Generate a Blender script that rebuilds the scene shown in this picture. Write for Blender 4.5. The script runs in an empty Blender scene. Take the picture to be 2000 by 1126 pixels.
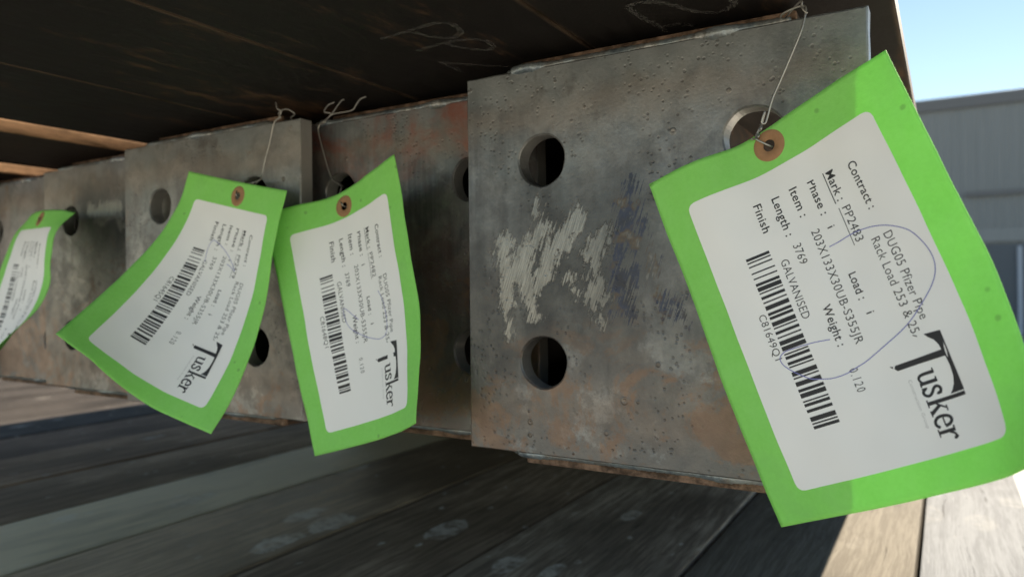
import bpy, bmesh, math, random
from mathutils import Vector, Matrix
random.seed(7)

# ------------------------------------------------------------------ camera, world, sun, exposure
# All positions below are millimetres relative to the camera: X along the end plates,
# Y along the beams (away), Z up.  The camera stands 1.5 m above the yard.
CAMZ = 1.5
FPX, YAW, PITCH, ROLL = 1419.92, .5389, .0012, -.0112
_s, _c = math.sin(YAW), math.cos(YAW)
_d, _r, _u = Vector((-_s, _c, 0)), Vector((_c, _s, 0)), Vector((0, 0, 1))
D2 = _d * math.cos(PITCH) - _u * math.sin(PITCH)
_u2 = _u * math.cos(PITCH) + _d * math.sin(PITCH)
R3 = _r * math.cos(ROLL) + _u2 * math.sin(ROLL)
U3 = _u2 * math.cos(ROLL) - _r * math.sin(ROLL)

scn = bpy.context.scene
col = scn.collection
cd = bpy.data.cameras.new('camera')
cam = bpy.data.objects.new('camera', cd)
col.objects.link(cam)
m = Matrix((R3, U3, -D2)).transposed().to_4x4()
m.translation = Vector((0, 0, CAMZ))
cam.matrix_world = m
cd.sensor_width = 36
cd.lens = FPX / 2000 * 36
cd.clip_start = .01
cd.clip_end = 500
cd.dof.use_dof = True
cd.dof.focus_distance = .31
cd.dof.aperture_fstop = 11
scn.camera = cam

SUN = Vector((.22, 2.0, 1.0)).normalized()
SUN_EL = math.asin(SUN.z)
SUN_AZ = math.atan2(SUN.x, SUN.y)
w = bpy.data.worlds.new('World')
scn.world = w
w.use_nodes = True
wn = w.node_tree.nodes
sky = wn.new('ShaderNodeTexSky')
sky.sky_type = 'NISHITA'
sky.sun_disc = False
sky.sun_elevation = SUN_EL
sky.sun_rotation = SUN_AZ
sky.altitude = 50
sky.air_density = 1.0
sky.dust_density = 0.0
sky.ozone_density = 1.0
w.node_tree.links.new(sky.outputs[0], wn['Background'].inputs[0])
wn['Background'].inputs[1].default_value = .05
ld = bpy.data.lights.new('sun', 'SUN')
ld.energy = 5.0
ld.angle = math.radians(.53)
ld.color = (1, .93, .82)
sun = bpy.data.objects.new('sun', ld)
col.objects.link(sun)
sun.rotation_euler = (-SUN).to_track_quat('-Z', 'Y').to_euler()
sun.location = (2, 4, 8)
vs = scn.view_settings
vs.view_transform = 'Standard'
vs.look = 'None'
vs.exposure = 1.78
vs.gamma = 1
vs.use_curve_mapping = False
vs.use_white_balance = True
vs.white_balance_temperature = 7000
vs.white_balance_tint = 10


# ------------------------------------------------------------------ geometry helpers
def P(x, y, z):
    return Vector((x / 1000, y / 1000, z / 1000 + CAMZ))


def ray(px, py):
    return D2 + R3 * ((px - 1000) / FPX) - U3 * ((py - 563) / FPX)


def on_y(px, py, Y):           # photo point on an upright plane at distance Y (mm)
    r = ray(px, py)
    return r * (Y / r.y)


def on_z(px, py, Z):           # photo point on a level plane at height Z (mm)
    r = ray(px, py)
    return r * (Z / r.z)


def link(o, parent=None):
    col.objects.link(o)
    if parent:
        o.parent = parent
    return o


def obj(name, verts, faces, mat, parent=None, smooth=False, loc=None):
    me = bpy.data.meshes.new(name)
    me.from_pydata([tuple(v) for v in verts], [], faces)
    me.validate()
    if smooth:
        for p in me.polygons:
            p.use_smooth = True
    me.materials.append(mat)
    o = bpy.data.objects.new(name, me)
    if loc is not None:
        o.location = loc
    return link(o, parent)


def empty(name, loc, label=None, cat=None, group=None, kind=None):
    o = bpy.data.objects.new(name, None)
    o.empty_display_size = .02
    o.location = loc
    link(o)
    tag(o, label, cat, group, kind)
    return o


def tag(o, label=None, cat=None, group=None, kind=None):
    for k, v in (('label', label), ('category', cat), ('group', group), ('kind', kind)):
        if v:
            o[k] = v
    return o


def box(x0, x1, y0, y1, z0, z1, b=0):
    """bevelled box in metres -> verts, faces"""
    bm = bmesh.new()
    vs_ = [bm.verts.new((x, y, z)) for z in (z0, z1) for y in (y0, y1) for x in (x0, x1)]
    for f in ((0, 2, 3, 1), (4, 5, 7, 6), (0, 1, 5, 4), (2, 6, 7, 3), (0, 4, 6, 2), (1, 3, 7, 5)):
        bm.faces.new([vs_[i] for i in f])
    if b:
        bmesh.ops.bevel(bm, geom=bm.edges[:], offset=b, segments=2, affect='EDGES', profile=.6)
    bm.verts.index_update()
    v = [x.co.copy() for x in bm.verts]
    f = [[q.index for q in p.verts] for p in bm.faces]
    bm.free()
    return v, f


def mmbox(x0, x1, y0, y1, z0, z1, b=0):
    return box(x0 / 1000, x1 / 1000, y0 / 1000, y1 / 1000, z0 / 1000, z1 / 1000, b / 1000)


def catmull(pts, n=6):
    out = []
    N = len(pts)
    for i in range(N - 1):
        p0, p1, p2, p3 = pts[max(i - 1, 0)], pts[i], pts[i + 1], pts[min(i + 2, N - 1)]
        for k in range(n):
            t = k / n
            out.append(.5 * (2 * p1 + (p2 - p0) * t + (2 * p0 - 5 * p1 + 4 * p2 - p3) * t * t + (3 * p1 - p0 - 3 * p2 + p3) * t ** 3))
    out.append(pts[-1])
    return out


def tube(pts, r, seg=8):
    """tube along points; r number or list"""
    V_, F_ = [], []
    n = len(pts)
    up = Vector((.3, .2, 1)).normalized()
    for i, p in enumerate(pts):
        t = (pts[min(i + 1, n - 1)] - pts[max(i - 1, 0)]).normalized()
        a = t.cross(up)
        if a.length < 1e-4:
            a = t.cross(Vector((1, 0, 0)))
        a.normalize()
        up = a.cross(t).normalized()
        rr = r[i] if isinstance(r, (list, tuple)) else r
        for k in range(seg):
            q = 2 * math.pi * k / seg
            V_.append(p + (a * math.cos(q) + up * math.sin(q)) * rr)
    for i in range(n - 1):
        for k in range(seg):
            k2 = (k + 1) % seg
            F_.append([i * seg + k, i * seg + k2, (i + 1) * seg + k2, (i + 1) * seg + k])
    F_.append(list(range(seg))[::-1])
    F_.append([(n - 1) * seg + k for k in range(seg)])
    return V_, F_


def merge(parts):
    V_, F_ = [], []
    for v, f in parts:
        o = len(V_)
        V_ += list(v)
        F_ += [[i + o for i in q] for q in f]
    return V_, F_


# ------------------------------------------------------------------ material helpers
class N:
    def __init__(s, name):
        s.m = bpy.data.materials.new(name)
        s.m.use_nodes = True
        s.t = s.m.node_tree
        s.b = s.t.nodes['Principled BSDF']
        s.out = s.t.nodes['Material Output']
        s.co = s.t.nodes.new('ShaderNodeTexCoord').outputs['Object']

    def put(s, inp, v):
        if isinstance(v, bpy.types.NodeSocket):
            s.t.links.new(v, inp)
        elif v is not None:
            if isinstance(v, (tuple, list)) and len(v) == 3 and inp.type == 'RGBA':
                v = (*v, 1)
            inp.default_value = v

    def math(s, op, a, b=None, c=None, clamp=False):
        n = s.t.nodes.new('ShaderNodeMath')
        n.operation = op
        n.use_clamp = clamp
        for i, v in enumerate((a, b, c)):
            if v is not None:
                s.put(n.inputs[i], v)
        return n.outputs[0]

    def vm(s, op, a, b=None, scale=None):
        n = s.t.nodes.new('ShaderNodeVectorMath')
        n.operation = op
        s.put(n.inputs[0], a)
        if b is not None:
            s.put(n.inputs[1], b)
        if scale is not None:
            s.put(n.inputs['Scale'], scale)
        return n.outputs['Value'] if op in ('DOT_PRODUCT', 'LENGTH', 'DISTANCE') else n.outputs[0]

    def mapped(s, scale=(1, 1, 1), loc=(0, 0, 0), rot=(0, 0, 0), co=None):
        n = s.t.nodes.new('ShaderNodeMapping')
        s.put(n.inputs[0], co or s.co)
        n.inputs['Location'].default_value = loc
        n.inputs['Rotation'].default_value = rot
        n.inputs['Scale'].default_value = scale
        return n.outputs[0]

    def noise(s, scale, detail=4, rough=.55, co=None, dist=0, color=False, w=None):
        n = s.t.nodes.new('ShaderNodeTexNoise')
        s.put(n.inputs['Vector'], co or s.co)
        n.inputs['Scale'].default_value = scale
        n.inputs['Detail'].default_value = detail
        n.inputs['Roughness'].default_value = rough
        n.inputs['Distortion'].default_value = dist
        return n.outputs['Color' if color else 'Fac']

    def voro(s, scale, co=None, feature='F1', out='Distance', rnd=1):
        n = s.t.nodes.new('ShaderNodeTexVoronoi')
        n.feature = feature
        s.put(n.inputs['Vector'], co or s.co)
        n.inputs['Scale'].default_value = scale
        n.inputs['Randomness'].default_value = rnd
        return n.outputs[out]

    def step(s, v, a, b, lo=0., hi=1.):
        n = s.t.nodes.new('ShaderNodeMapRange')
        n.interpolation_type = 'SMOOTHSTEP'
        s.put(n.inputs[0], v)
        for i, q in enumerate((a, b, lo, hi)):
            s.put(n.inputs[i + 1], q)
        return n.outputs[0]

    def mix(s, f, a, b, mode='MIX'):
        n = s.t.nodes.new('ShaderNodeMix')
        n.data_type = 'RGBA'
        n.blend_type = mode
        s.put(n.inputs[0], f)
        s.put(n.inputs[6], a)
        s.put(n.inputs[7], b)
        return n.outputs[2]

    def ramp(s, v, stops):
        n = s.t.nodes.new('ShaderNodeValToRGB')
        e = n.color_ramp.elements
        while len(e) < len(stops):
            e.new(.5)
        for q, (p, c) in zip(e, stops):
            q.position = p
            q.color = (*c, 1) if len(c) == 3 else c
        s.put(n.inputs[0], v)
        return n.outputs[0]

    def bump(s, h, strength=.3, dist=.001, prev=None):
        n = s.t.nodes.new('ShaderNodeBump')
        n.inputs['Strength'].default_value = strength
        n.inputs['Distance'].default_value = dist
        s.put(n.inputs['Height'], h)
        if prev is not None:
            s.put(n.inputs['Normal'], prev)
        return n.outputs[0]

    def sep(s, v=None):
        n = s.t.nodes.new('ShaderNodeSeparateXYZ')
        s.put(n.inputs[0], v or s.co)
        return n.outputs

    def set(s, **k):
        names = {'color': 'Base Color', 'rough': 'Roughness', 'metal': 'Metallic', 'normal': 'Normal', 'spec': 'Specular IOR Level'}
        for q, v in k.items():
            s.put(s.b.inputs[names[q]], v)
        return s.m


def steel_mat(name, seed, light=(.265, .266, .258), dark=(.098, .101, .103), rust=.35, ground=(), blue=(), red=0, tint_y=None):
    """mill-scale steel plate: mottled scale, streaks, pits, rust, weld heat tint, grinder strokes"""
    n = N(name)
    co = n.mapped(loc=(seed * 1.7, seed * .9, seed * 2.3))
    big = n.noise(11, 5, .6, co)
    mid = n.noise(55, 5, .6, co, dist=.6)
    fine = n.noise(600, 3, .6, co)
    streak = n.noise(1, 4, .6, n.mapped((260, 260, 9), (seed, 0, seed), co=n.co))
    v = n.math('ADD', n.math('MULTIPLY', big, .55), n.math('MULTIPLY', mid, .45))
    c = n.mix(n.step(v, .40, .60), dark, light)
    c = n.mix(n.step(n.noise(16, 4, .6, n.mapped(loc=(seed, 5, seed * 2))), .45, .62, 0, .45), c, (.19, .21, .20))
    c = n.mix(n.step(streak, .35, .7, 0, .30), c, (.26, .26, .25))
    c = n.mix(n.step(fine, .35, .7, 0, .18), c, (.06, .058, .055))
    c = n.mix(n.step(n.noise(240, 5, .75, co), .52, .66, 0, .14), c, (.40, .39, .36))
    # heat-stained zones beside the welds (top and bottom edges)
    z = n.sep()[2]
    wob = n.math('MULTIPLY', n.math('SUBTRACT', n.noise(45, 4, .6, co), .5), .03)
    az = n.math('ABSOLUTE', n.math('ADD', z, wob))
    c = n.mix(n.step(az, .078, .094, 0, .55), c, (.22, .25, .26))
    c = n.mix(n.math('MULTIPLY', n.step(az, .060, .072), n.step(az, .086, .074, 0, .35)), c, (.24, .19, .15))
    low_blot = n.step(n.math('ADD', n.noise(13, 9, .75, n.mapped(loc=(seed * 3, 1, 7))), n.step(z, .05, -.06, -.06, .10)), .50, .57)  # dark brown blotches, denser towards the bottom of the plate
    c = n.mix(n.math('MULTIPLY', low_blot, .6), c, (.095, .086, .078))
    # rust
    rn = n.noise(26, 7, .68, co, dist=.8)
    zr = n.step(z, .06, -.07, 0, .10)
    rm = n.step(n.math('ADD', n.math('ADD', n.math('MULTIPLY', rn, .78), n.math('MULTIPLY', n.noise(210, 5, .75, co), .22)), zr), .69 - .22 * rust, .76 - .22 * rust)
    rc = n.mix(n.noise(180, 4, .7, co), (.15, .082, .048), (.25, .16, .105))
    c = n.mix(n.math('MULTIPLY', rm, .62), c, rc)
    if red:
        rr = n.math('MULTIPLY', n.step(n.noise(20, 6, .65, co, dist=.5), .42, .62), n.step(n.math('ADD', z, wob), .045, .085, .25, 1))
        c = n.mix(n.math('MULTIPLY', rr, red), c, (.26, .085, .055))
    # weld spatter and pits
    vd = n.voro(120, co)
    vc = n.sep(n.voro(120, co, out='Color'))[0]
    size = n.step(n.math('MULTIPLY', vc, n.step(n.noise(14, 3, .5, co), .40, .62, .62, 1)), .62, 1, .0, .17)
    pit = n.step(n.math('SUBTRACT', vd, size), .05, -.03)
    ring = n.math('MULTIPLY', n.step(n.math('ABSOLUTE', n.math('SUBTRACT', vd, size)), .09, .02), n.step(n.math('MULTIPLY', vc, n.step(n.noise(14, 3, .5, co), .40, .62, .62, 1)), .64, .70))
    vd2 = n.voro(330, co)
    pit2 = n.math('MULTIPLY', n.step(vd2, .30, .14), n.step(n.noise(30, 3, .5, co), .46, .60))
    c = n.mix(n.math('MULTIPLY', ring, n.step(n.noise(90, 2, .5, co), .4, .6, .15, .7)), c, (.07, .055, .045))
    c = n.mix(n.math('MULTIPLY', pit, .35), c, (.26, .21, .16))
    c = n.mix(n.math('MULTIPLY', pit2, .5), c, (.06, .055, .05))
    wall = n.step(n.sep()[1], .0005, .0011)
    c = n.mix(n.math('MULTIPLY', wall, .8), c, (.46, .45, .42))
    metal = .5
    rough = n.step(n.noise(70, 5, .7, co), .3, .7, .30, .50)
    gm = None
    def strokes(lst, warp):
        wv = n.vm('SCALE', n.vm('SUBTRACT', n.noise(130, 4, .7, co, color=True), (.5, .5, .5)), scale=warp)
        wv2 = n.vm('SCALE', n.vm('SUBTRACT', n.noise(1, 2, .6, n.mapped((380, 1, 50), co=n.mapped(rot=(0, -.33, 0))), color=True), (.5, .5, .5)), scale=warp * .5)
        p = n.vm('ADD', n.vm('ADD', n.co, wv), wv2)
        best = None
        for (ax, az_), (bx, bz), wd in lst:
            ab = Vector((bx - ax, 0, bz - az_))
            pa = n.vm('MULTIPLY', n.vm('SUBTRACT', p, (ax, 0, az_)), (1, 0, 1))
            t = n.math('DIVIDE', n.vm('DOT_PRODUCT', pa, tuple(ab)), ab.length_squared, clamp=True)
            dd = n.math('SUBTRACT', n.vm('LENGTH', n.vm('SUBTRACT', pa, n.vm('SCALE', tuple(ab), scale=t))), wd)
            best = dd if best is None else n.math('MINIMUM', best, dd)
        return best
    if ground:
        d_ = strokes(ground, .012)
        halo = n.math('MULTIPLY', n.step(d_, .034, .002, 0, .95), n.step(n.noise(35, 4, .6, n.mapped((1, 1, .35), co=co)), .3, .6, .45, 1))
        c = n.mix(halo, c, (.048, .050, .050))
        hatch = n.noise(1, 4, .65, n.mapped((820, 820, 62), co=n.mapped(rot=(0, -.33, 0))))
        val = n.math('ADD', n.math('MULTIPLY', hatch, .48), n.math('MULTIPLY', n.noise(95, 8, .82, co, dist=.6), .52))
        gm = n.step(n.math('ADD', val, n.math('MULTIPLY', d_, -26.)), .47, .52)
        gc = n.mix(n.step(n.noise(1, 3, .6, n.mapped((2200, 2200, 80), co=n.mapped(rot=(0, -.33, 0)))), .38, .62), (.16, .158, .147), (.31, .303, .278))
        c = n.mix(n.math('MULTIPLY', gm, .8), c, gc)
        rough = n.math('ADD', n.math('MULTIPLY', rough, n.math('SUBTRACT', 1, gm)), n.math('MULTIPLY', gm, .36))
    if blue:
        d_ = strokes(blue, .014)
        bst = n.noise(1, 4, .65, n.mapped((900, 900, 60), co=n.mapped(rot=(0, -.33, 0))))
        bmk = n.step(n.math('ADD', n.math('ADD', n.math('MULTIPLY', bst, .6), n.math('MULTIPLY', n.noise(120, 5, .7, co), .4)), n.math('MULTIPLY', d_, -24.)), .48, .54)
        c = n.mix(n.step(d_, .022, .0, 0, .6), c, (.075, .078, .078))
        bc = n.ramp(n.noise(70, 3, .6, co), [(.35, (.018, .02, .03)), (.52, (.032, .042, .075)), (.60, (.10, .075, .05)), (.7, (.20, .21, .21))])
        c = n.mix(n.math('MULTIPLY', bmk, .85), c, bc)
    h = n.math('ADD', n.math('MULTIPLY', fine, .35), n.math('MULTIPLY', n.noise(160, 4, .65, co), .4))
    h = n.math('ADD', h, n.math('MULTIPLY', ring, .8))
    h = n.math('SUBTRACT', h, n.math('MULTIPLY', pit2, .6))
    if gm is not None:
        h = n.math('ADD', h, n.math('MULTIPLY', gm, .5))
    met = metal if gm is None else n.math('ADD', metal, n.math('MULTIPLY', gm, .3))
    return n.set(color=c, rough=rough, metal=met, normal=n.bump(h, .5, .0005))


def dark_steel(name, seed, a=(.085, .075, .066), b=(.19, .10, .055), rust=.5, edge=None, end=None):
    """rolled beam surface: dark mill scale with brown rust bloom"""
    n = N(name)
    co = n.mapped((1, .35, 1), (seed, seed * 2, seed * 3))
    big = n.noise(9, 6, .65, co, dist=.5)
    sm = n.noise(120, 5, .7, co)
    fine = n.noise(900, 2, .6, n.co)
    c = n.mix(n.step(sm, .3, .7), tuple(x * .7 for x in a), a)
    m_ = n.step(n.math('ADD', n.math('MULTIPLY', big, .7), n.math('MULTIPLY', sm, .3)), .60 - .14 * rust, .72 - .1 * rust)
    c = n.mix(n.math('MULTIPLY', m_, .8), c, n.mix(sm, b, tuple(x * 1.5 for x in b)))
    xyz = n.sep()
    if edge:    # flange toes: rust tone, on the orange beams with sunlight painted in
        c = n.mix(n.step(n.math('ABSOLUTE', xyz[0]), .0645, .0665), c, n.mix(n.step(n.noise(60, 5, .7, n.mapped((1, .2, 1))), .35, .65), edge, tuple(x * .3 for x in edge)))
    if end:     # sawn end
        c = n.mix(n.step(xyz[1], .0135, .0115), c, n.mix(n.step(n.noise(90, 5, .75), .35, .62), end, tuple(x * .25 for x in end)))
    h = n.math('ADD', n.math('MULTIPLY', sm, .6), n.math('MULTIPLY', fine, .4))
    return n.set(color=c, rough=n.step(sm, .2, .8, .6, .85), metal=0, spec=.1, normal=n.bump(h, .4, .0005))


def weld_mat():
    n = N('weld_bead_steel')
    a = n.noise(90, 4, .6)
    c = n.ramp(a, [(.3, (.10, .13, .16)), (.45, (.27, .32, .34)), (.6, (.20, .20, .19)), (.72, (.42, .44, .43))])
    rip = n.noise(1, 2, .5, n.mapped((420, 60, 60)))
    return n.set(color=c, rough=.38, metal=.55, normal=n.bump(n.math('ADD', rip, n.noise(500, 3)), .5, .0006))


def wood_mat(name, seed, a, b, spots=.5, patch=None, sheen=.3, con=.72):
    """weathered sawn board, grain along Y"""
    n = N(name)
    co = n.mapped((1, 1, 1), (seed * 3.1, seed * 1.3, seed))
    warp = n.vm('ADD', co, n.vm('SCALE', n.noise(5, 3, .5, co, color=True), scale=.018))
    grain = n.noise(1, 6, .7, n.mapped((170, 7, 170), co=warp))
    fineg = n.noise(1, 4, .7, n.mapped((900, 22, 900), co=warp))
    blot = n.noise(7, 5, .6, n.mapped((1, .45, 1), co=co))
    g = n.math('ADD', n.math('MULTIPLY', grain, .6), n.math('MULTIPLY', fineg, .4))
    c = n.mix(n.step(g, .43, .58), tuple(x * con for x in a), b)
    c = n.mix(n.step(blot, .42, .62, 0, .7), c, tuple(x * .38 for x in a))
    if patch:
        pm = n.step(n.noise(5, 5, .6, n.mapped((1.2, .35, 1), (seed, 0, 0), co=co), dist=.3), .40, .52)
        c = n.mix(n.math('MULTIPLY', pm, .75), c, patch)
    crk = n.step(n.noise(1, 3, .6, n.mapped((330, 5, 330), (4, seed, 0), co=warp)), .68, .73)
    c = n.mix(n.math('MULTIPLY', crk, .75), c, (.02, .018, .015))
    vco = n.mapped((1, .5, 0), co=n.vm('ADD', co, n.vm('SCALE', n.noise(60, 3, .6, co, color=True), scale=.012)))
    vd = n.voro(24, vco)
    vcol = n.sep(n.voro(24, vco, out='Color'))
    sp = n.math('MULTIPLY', n.step(n.math('SUBTRACT', vd, n.step(vcol[0], .1, 1, .02, .36)), .03, -.02), n.step(vcol[1], .62, .66))
    vd3 = n.voro(70, vco)
    sp2 = n.math('MULTIPLY', n.step(vd3, .20, .12), n.step(n.sep(n.voro(70, vco, out='Color'))[0], .74, .76))
    spm = n.math('MULTIPLY', n.math('MAXIMUM', sp, sp2), spots)
    c = n.mix(n.math('MULTIPLY', spm, n.step(n.noise(70, 6, .75, co), .38, .62, .05, .8)), c, (.80, .75, .64))
    h = n.math('SUBTRACT', g, n.math('MULTIPLY', crk, .9))
    return n.set(color=c, rough=n.step(g, .3, .7, .46, .66) if sheen > .2 else .85, normal=n.bump(h, .8, .0018), spec=sheen)


def card_mat():
    n = N('green_card')
    f = n.noise(520, 3, .65)
    g = n.noise(90, 5, .7)
    c = n.mix(f, (.27, .75, .145), (.34, .86, .20))
    c = n.mix(n.step(g, .35, .7, 0, .35), c, (.37, .85, .24))
    c = n.mix(n.step(n.noise(22, 5, .65), .52, .72, 0, .35), c, (.22, .60, .14))
    c = n.mix(n.step(n.voro(70), .10, .04, 0, .5), c, (.16, .40, .10))
    n.set(color=c, rough=.75, spec=.15, normal=n.bump(n.noise(330, 5, .75), .45, .0005))
    tr = n.t.nodes.new('ShaderNodeBsdfTranslucent')
    n.put(tr.inputs[0], n.mix(.3, c, (.6, .75, .5)))
    tp = n.t.nodes.new('ShaderNodeBsdfTransparent')
    n.put(tp.inputs[0], (.35, .95, .25))
    m1 = n.t.nodes.new('ShaderNodeMixShader')
    m2 = n.t.nodes.new('ShaderNodeMixShader')
    m1.inputs[0].default_value = .15
    m2.inputs[0].default_value = .04
    n.t.links.new(n.b.outputs[0], m1.inputs[1])
    n.t.links.new(tr.outputs[0], m1.inputs[2])
    n.t.links.new(m1.outputs[0], m2.inputs[1])
    n.t.links.new(tp.outputs[0], m2.inputs[2])
    n.t.links.new(m2.outputs[0], n.out.inputs[0])
    return n.m


def plain(name, c, rough=.6, metal=0, var=.12, scale=200, bump=0, spec=.5):
    n = N(name)
    f = n.noise(scale, 4, .6)
    cc = n.mix(f, tuple(x * (1 - var) for x in c), tuple(min(1, x * (1 + var)) for x in c))
    n.set(color=cc, rough=rough, metal=metal, spec=spec)
    if bump:
        n.set(normal=n.bump(f, bump, .0004))
    return n.m

TAG_GRIDS = {
  'A': [[(-111.4,303.9,44.5),(-103.9,302.9,24.6),(-96.0,302.3,4.7),(-88.2,300.4,-15.1),(-80.4,297.3,-34.8),(-72.3,295.0,-54.3),(-63.9,293.6,-73.8),(-55.4,292.1,-93.1)],
        [(-92.0,302.2,51.9),(-84.7,299.7,32.2),(-77.1,298.1,12.4),(-69.3,296.2,-7.2),(-61.5,293.5,-26.6),(-53.6,290.5,-46.1),(-45.4,288.0,-65.4),(-37.4,285.1,-84.8)],
        [(-72.9,307.7,58.2),(-65.2,303.0,39.1),(-57.6,298.5,20.0),(-50.0,294.4,0.7),(-42.4,290.4,-18.5),(-34.7,286.3,-37.8),(-27.1,282.0,-57.1),(-19.7,277.4,-76.5)],
        [(-54.4,303.2,66.8),(-46.1,300.5,47.3),(-38.3,296.4,28.1),(-30.8,291.6,8.9),(-23.4,286.7,-10.3),(-16.1,281.6,-29.5),(-9.0,275.9,-48.6),(-2.4,269.3,-67.6)],
        [(-36.5,296.8,75.1),(-28.5,293.2,55.8),(-20.4,289.7,36.7),(-12.7,285.3,17.5),(-5.3,280.4,-1.7),(1.6,274.3,-20.7),(7.9,267.2,-39.6),(13.1,258.4,-58.2)],
        [(-18.0,292.3,83.4),(-10.7,286.3,64.5),(-3.2,281.4,45.4),(4.4,277.0,26.2),(11.9,272.1,7.1),(17.5,264.0,-11.6),(21.4,254.2,-30.0),(22.7,242.9,-47.9)]],
  'B': [[(-355.5,301.5,46.6),(-351.3,303.4,25.9),(-346.5,304.4,5.2),(-341.3,304.8,-15.5),(-335.8,304.9,-36.1),(-330.2,305.2,-56.6),(-324.4,305.7,-77.0),(-318.6,305.4,-97.3)],
        [(-337.1,310.6,51.2),(-332.3,310.9,30.6),(-327.0,310.2,10.1),(-321.4,309.0,-10.3),(-315.8,307.7,-30.6),(-310.0,306.9,-51.0),(-304.2,306.5,-71.3),(-298.4,305.1,-91.6)],
        [(-318.6,319.6,55.4),(-312.7,316.9,35.4),(-307.0,314.2,15.2),(-301.3,311.6,-4.9),(-295.6,309.3,-25.1),(-289.8,307.1,-45.3),(-284.1,304.8,-65.5),(-278.4,302.0,-85.7)],
        [(-298.4,319.1,61.4),(-292.6,316.8,41.2),(-286.8,314.1,21.0),(-281.1,311.3,0.9),(-275.4,308.4,-19.3),(-269.8,305.2,-39.4),(-264.3,301.3,-59.5),(-259.0,297.0,-79.5)],
        [(-279.0,314.1,67.5),(-273.0,312.6,47.3),(-267.1,310.2,27.1),(-261.3,307.7,7.0),(-255.6,304.9,-13.2),(-250.2,300.8,-33.2),(-245.2,295.5,-53.1),(-240.4,289.6,-72.8)],
        [(-259.5,309.1,73.6),(-253.5,307.8,53.5),(-247.9,304.5,33.4),(-242.1,302.0,13.2),(-236.1,299.9,-7.0),(-231.2,294.5,-26.8),(-227.1,287.3,-46.2),(-223.1,280.0,-65.6)]],
  'C': [[(-432.8,305.8,79.9),(-437.3,301.9,59.7),(-440.8,292.6,41.0),(-442.2,279.3,24.6),(-441.0,263.8,10.1),(-437.1,247.3,-2.6),(-430.2,230.5,-13.4),(-420.4,214.1,-22.5)],
        [(-412.4,307.4,75.1),(-416.9,303.7,54.8),(-421.2,297.5,35.1),(-424.6,287.7,16.6),(-426.2,274.9,-0.1),(-425.4,259.9,-14.9),(-420.9,243.4,-27.3),(-411.6,226.8,-36.5)],
        [(-391.9,307.5,70.5),(-396.5,304.4,50.1),(-401.0,300.1,29.8),(-405.4,293.4,10.2),(-408.9,283.7,-8.3),(-411.0,271.2,-25.3),(-410.3,256.2,-40.1),(-404.8,239.4,-51.9)],
        [(-371.4,305.4,66.2),(-376.0,302.8,45.7),(-380.5,299.9,25.2),(-385.1,295.5,5.0),(-389.5,288.7,-14.6),(-393.2,279.4,-33.2),(-395.8,267.4,-50.6),(-396.2,252.5,-65.8)],
        [(-351.1,301.8,62.1),(-355.7,299.0,41.7),(-360.1,297.3,21.1),(-364.6,295.0,0.5),(-369.2,290.4,-19.6),(-373.5,283.5,-39.2),(-377.0,273.7,-57.7),(-379.7,261.7,-74.9)],
        [(-330.9,298.0,58.2),(-335.5,294.8,37.7),(-339.9,293.6,17.0),(-344.1,293.5,-3.8),(-348.7,290.7,-24.3),(-353.3,285.8,-44.4),(-357.5,278.2,-63.8),(-360.3,266.7,-81.3)]],
  'D': [[(-695.3,333.7,67.4),(-698.1,322.0,50.0),(-699.7,314.8,30.2),(-701.2,308.5,10.0),(-702.4,303.5,-10.5),(-703.7,298.1,-31.0),(-705.0,291.8,-51.1),(-706.3,284.8,-71.1)],
        [(-675.4,327.0,68.7),(-677.5,317.8,49.8),(-678.9,311.9,29.6),(-680.2,307.1,9.0),(-681.5,302.2,-11.5),(-682.8,296.2,-31.7),(-684.2,288.8,-51.5),(-685.7,280.5,-70.9)],
        [(-655.0,322.2,68.9),(-656.7,314.6,49.2),(-658.1,309.4,28.8),(-659.3,305.6,8.1),(-660.5,300.9,-12.5),(-661.9,294.0,-32.4),(-663.5,285.2,-51.6),(-665.3,275.4,-70.2)],
        [(-634.2,318.8,68.3),(-636.1,310.9,48.8),(-637.3,306.6,28.1),(-638.4,303.9,7.2),(-639.6,298.9,-13.3),(-641.2,290.5,-32.6),(-643.2,280.0,-50.9),(-645.5,268.7,-68.6)],
        [(-613.3,317.0,66.8),(-615.5,306.8,48.4),(-616.6,303.5,27.5),(-617.5,301.8,6.5),(-618.8,295.5,-13.6),(-621.1,284.4,-31.4),(-623.8,272.3,-48.5),(-626.5,260.2,-65.6)],
        [(-592.5,317.6,63.5),(-594.7,303.8,47.7),(-595.8,300.3,26.9),(-596.6,299.3,5.8),(-598.4,290.4,-13.3),(-602.0,276.2,-28.6),(-605.6,262.6,-44.5),(-608.1,250.7,-61.7)]],
}


# ------------------------------------------------------------------ materials
M = {}
M['weld'] = weld_mat()
M['wire'] = plain('galvanised_wire', (.42, .41, .38), .38, .75, .15, 500, .2)
M['card'] = card_mat()
M['label'] = plain('label_paper', (.88, .885, .86), .6, 0, .015, 40, .04, .3)
M['ink'] = plain('black_print', (.022, .022, .024), .6, 0, .3, 900)
M['greyink'] = plain('grey_print', (.50, .50, .49), .6, 0, .05)
M['pen'] = plain('blue_ballpoint', (.20, .21, .50), .55, 0, .1)
M['patch'] = plain('brown_paper_patch', (.36, .20, .105), .8, 0, .2, 500, .3, .2)
M['hole_edge'] = plain('cut_hole_edge', (.42, .40, .35), .4, .5, .3, 300, .3)


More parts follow.
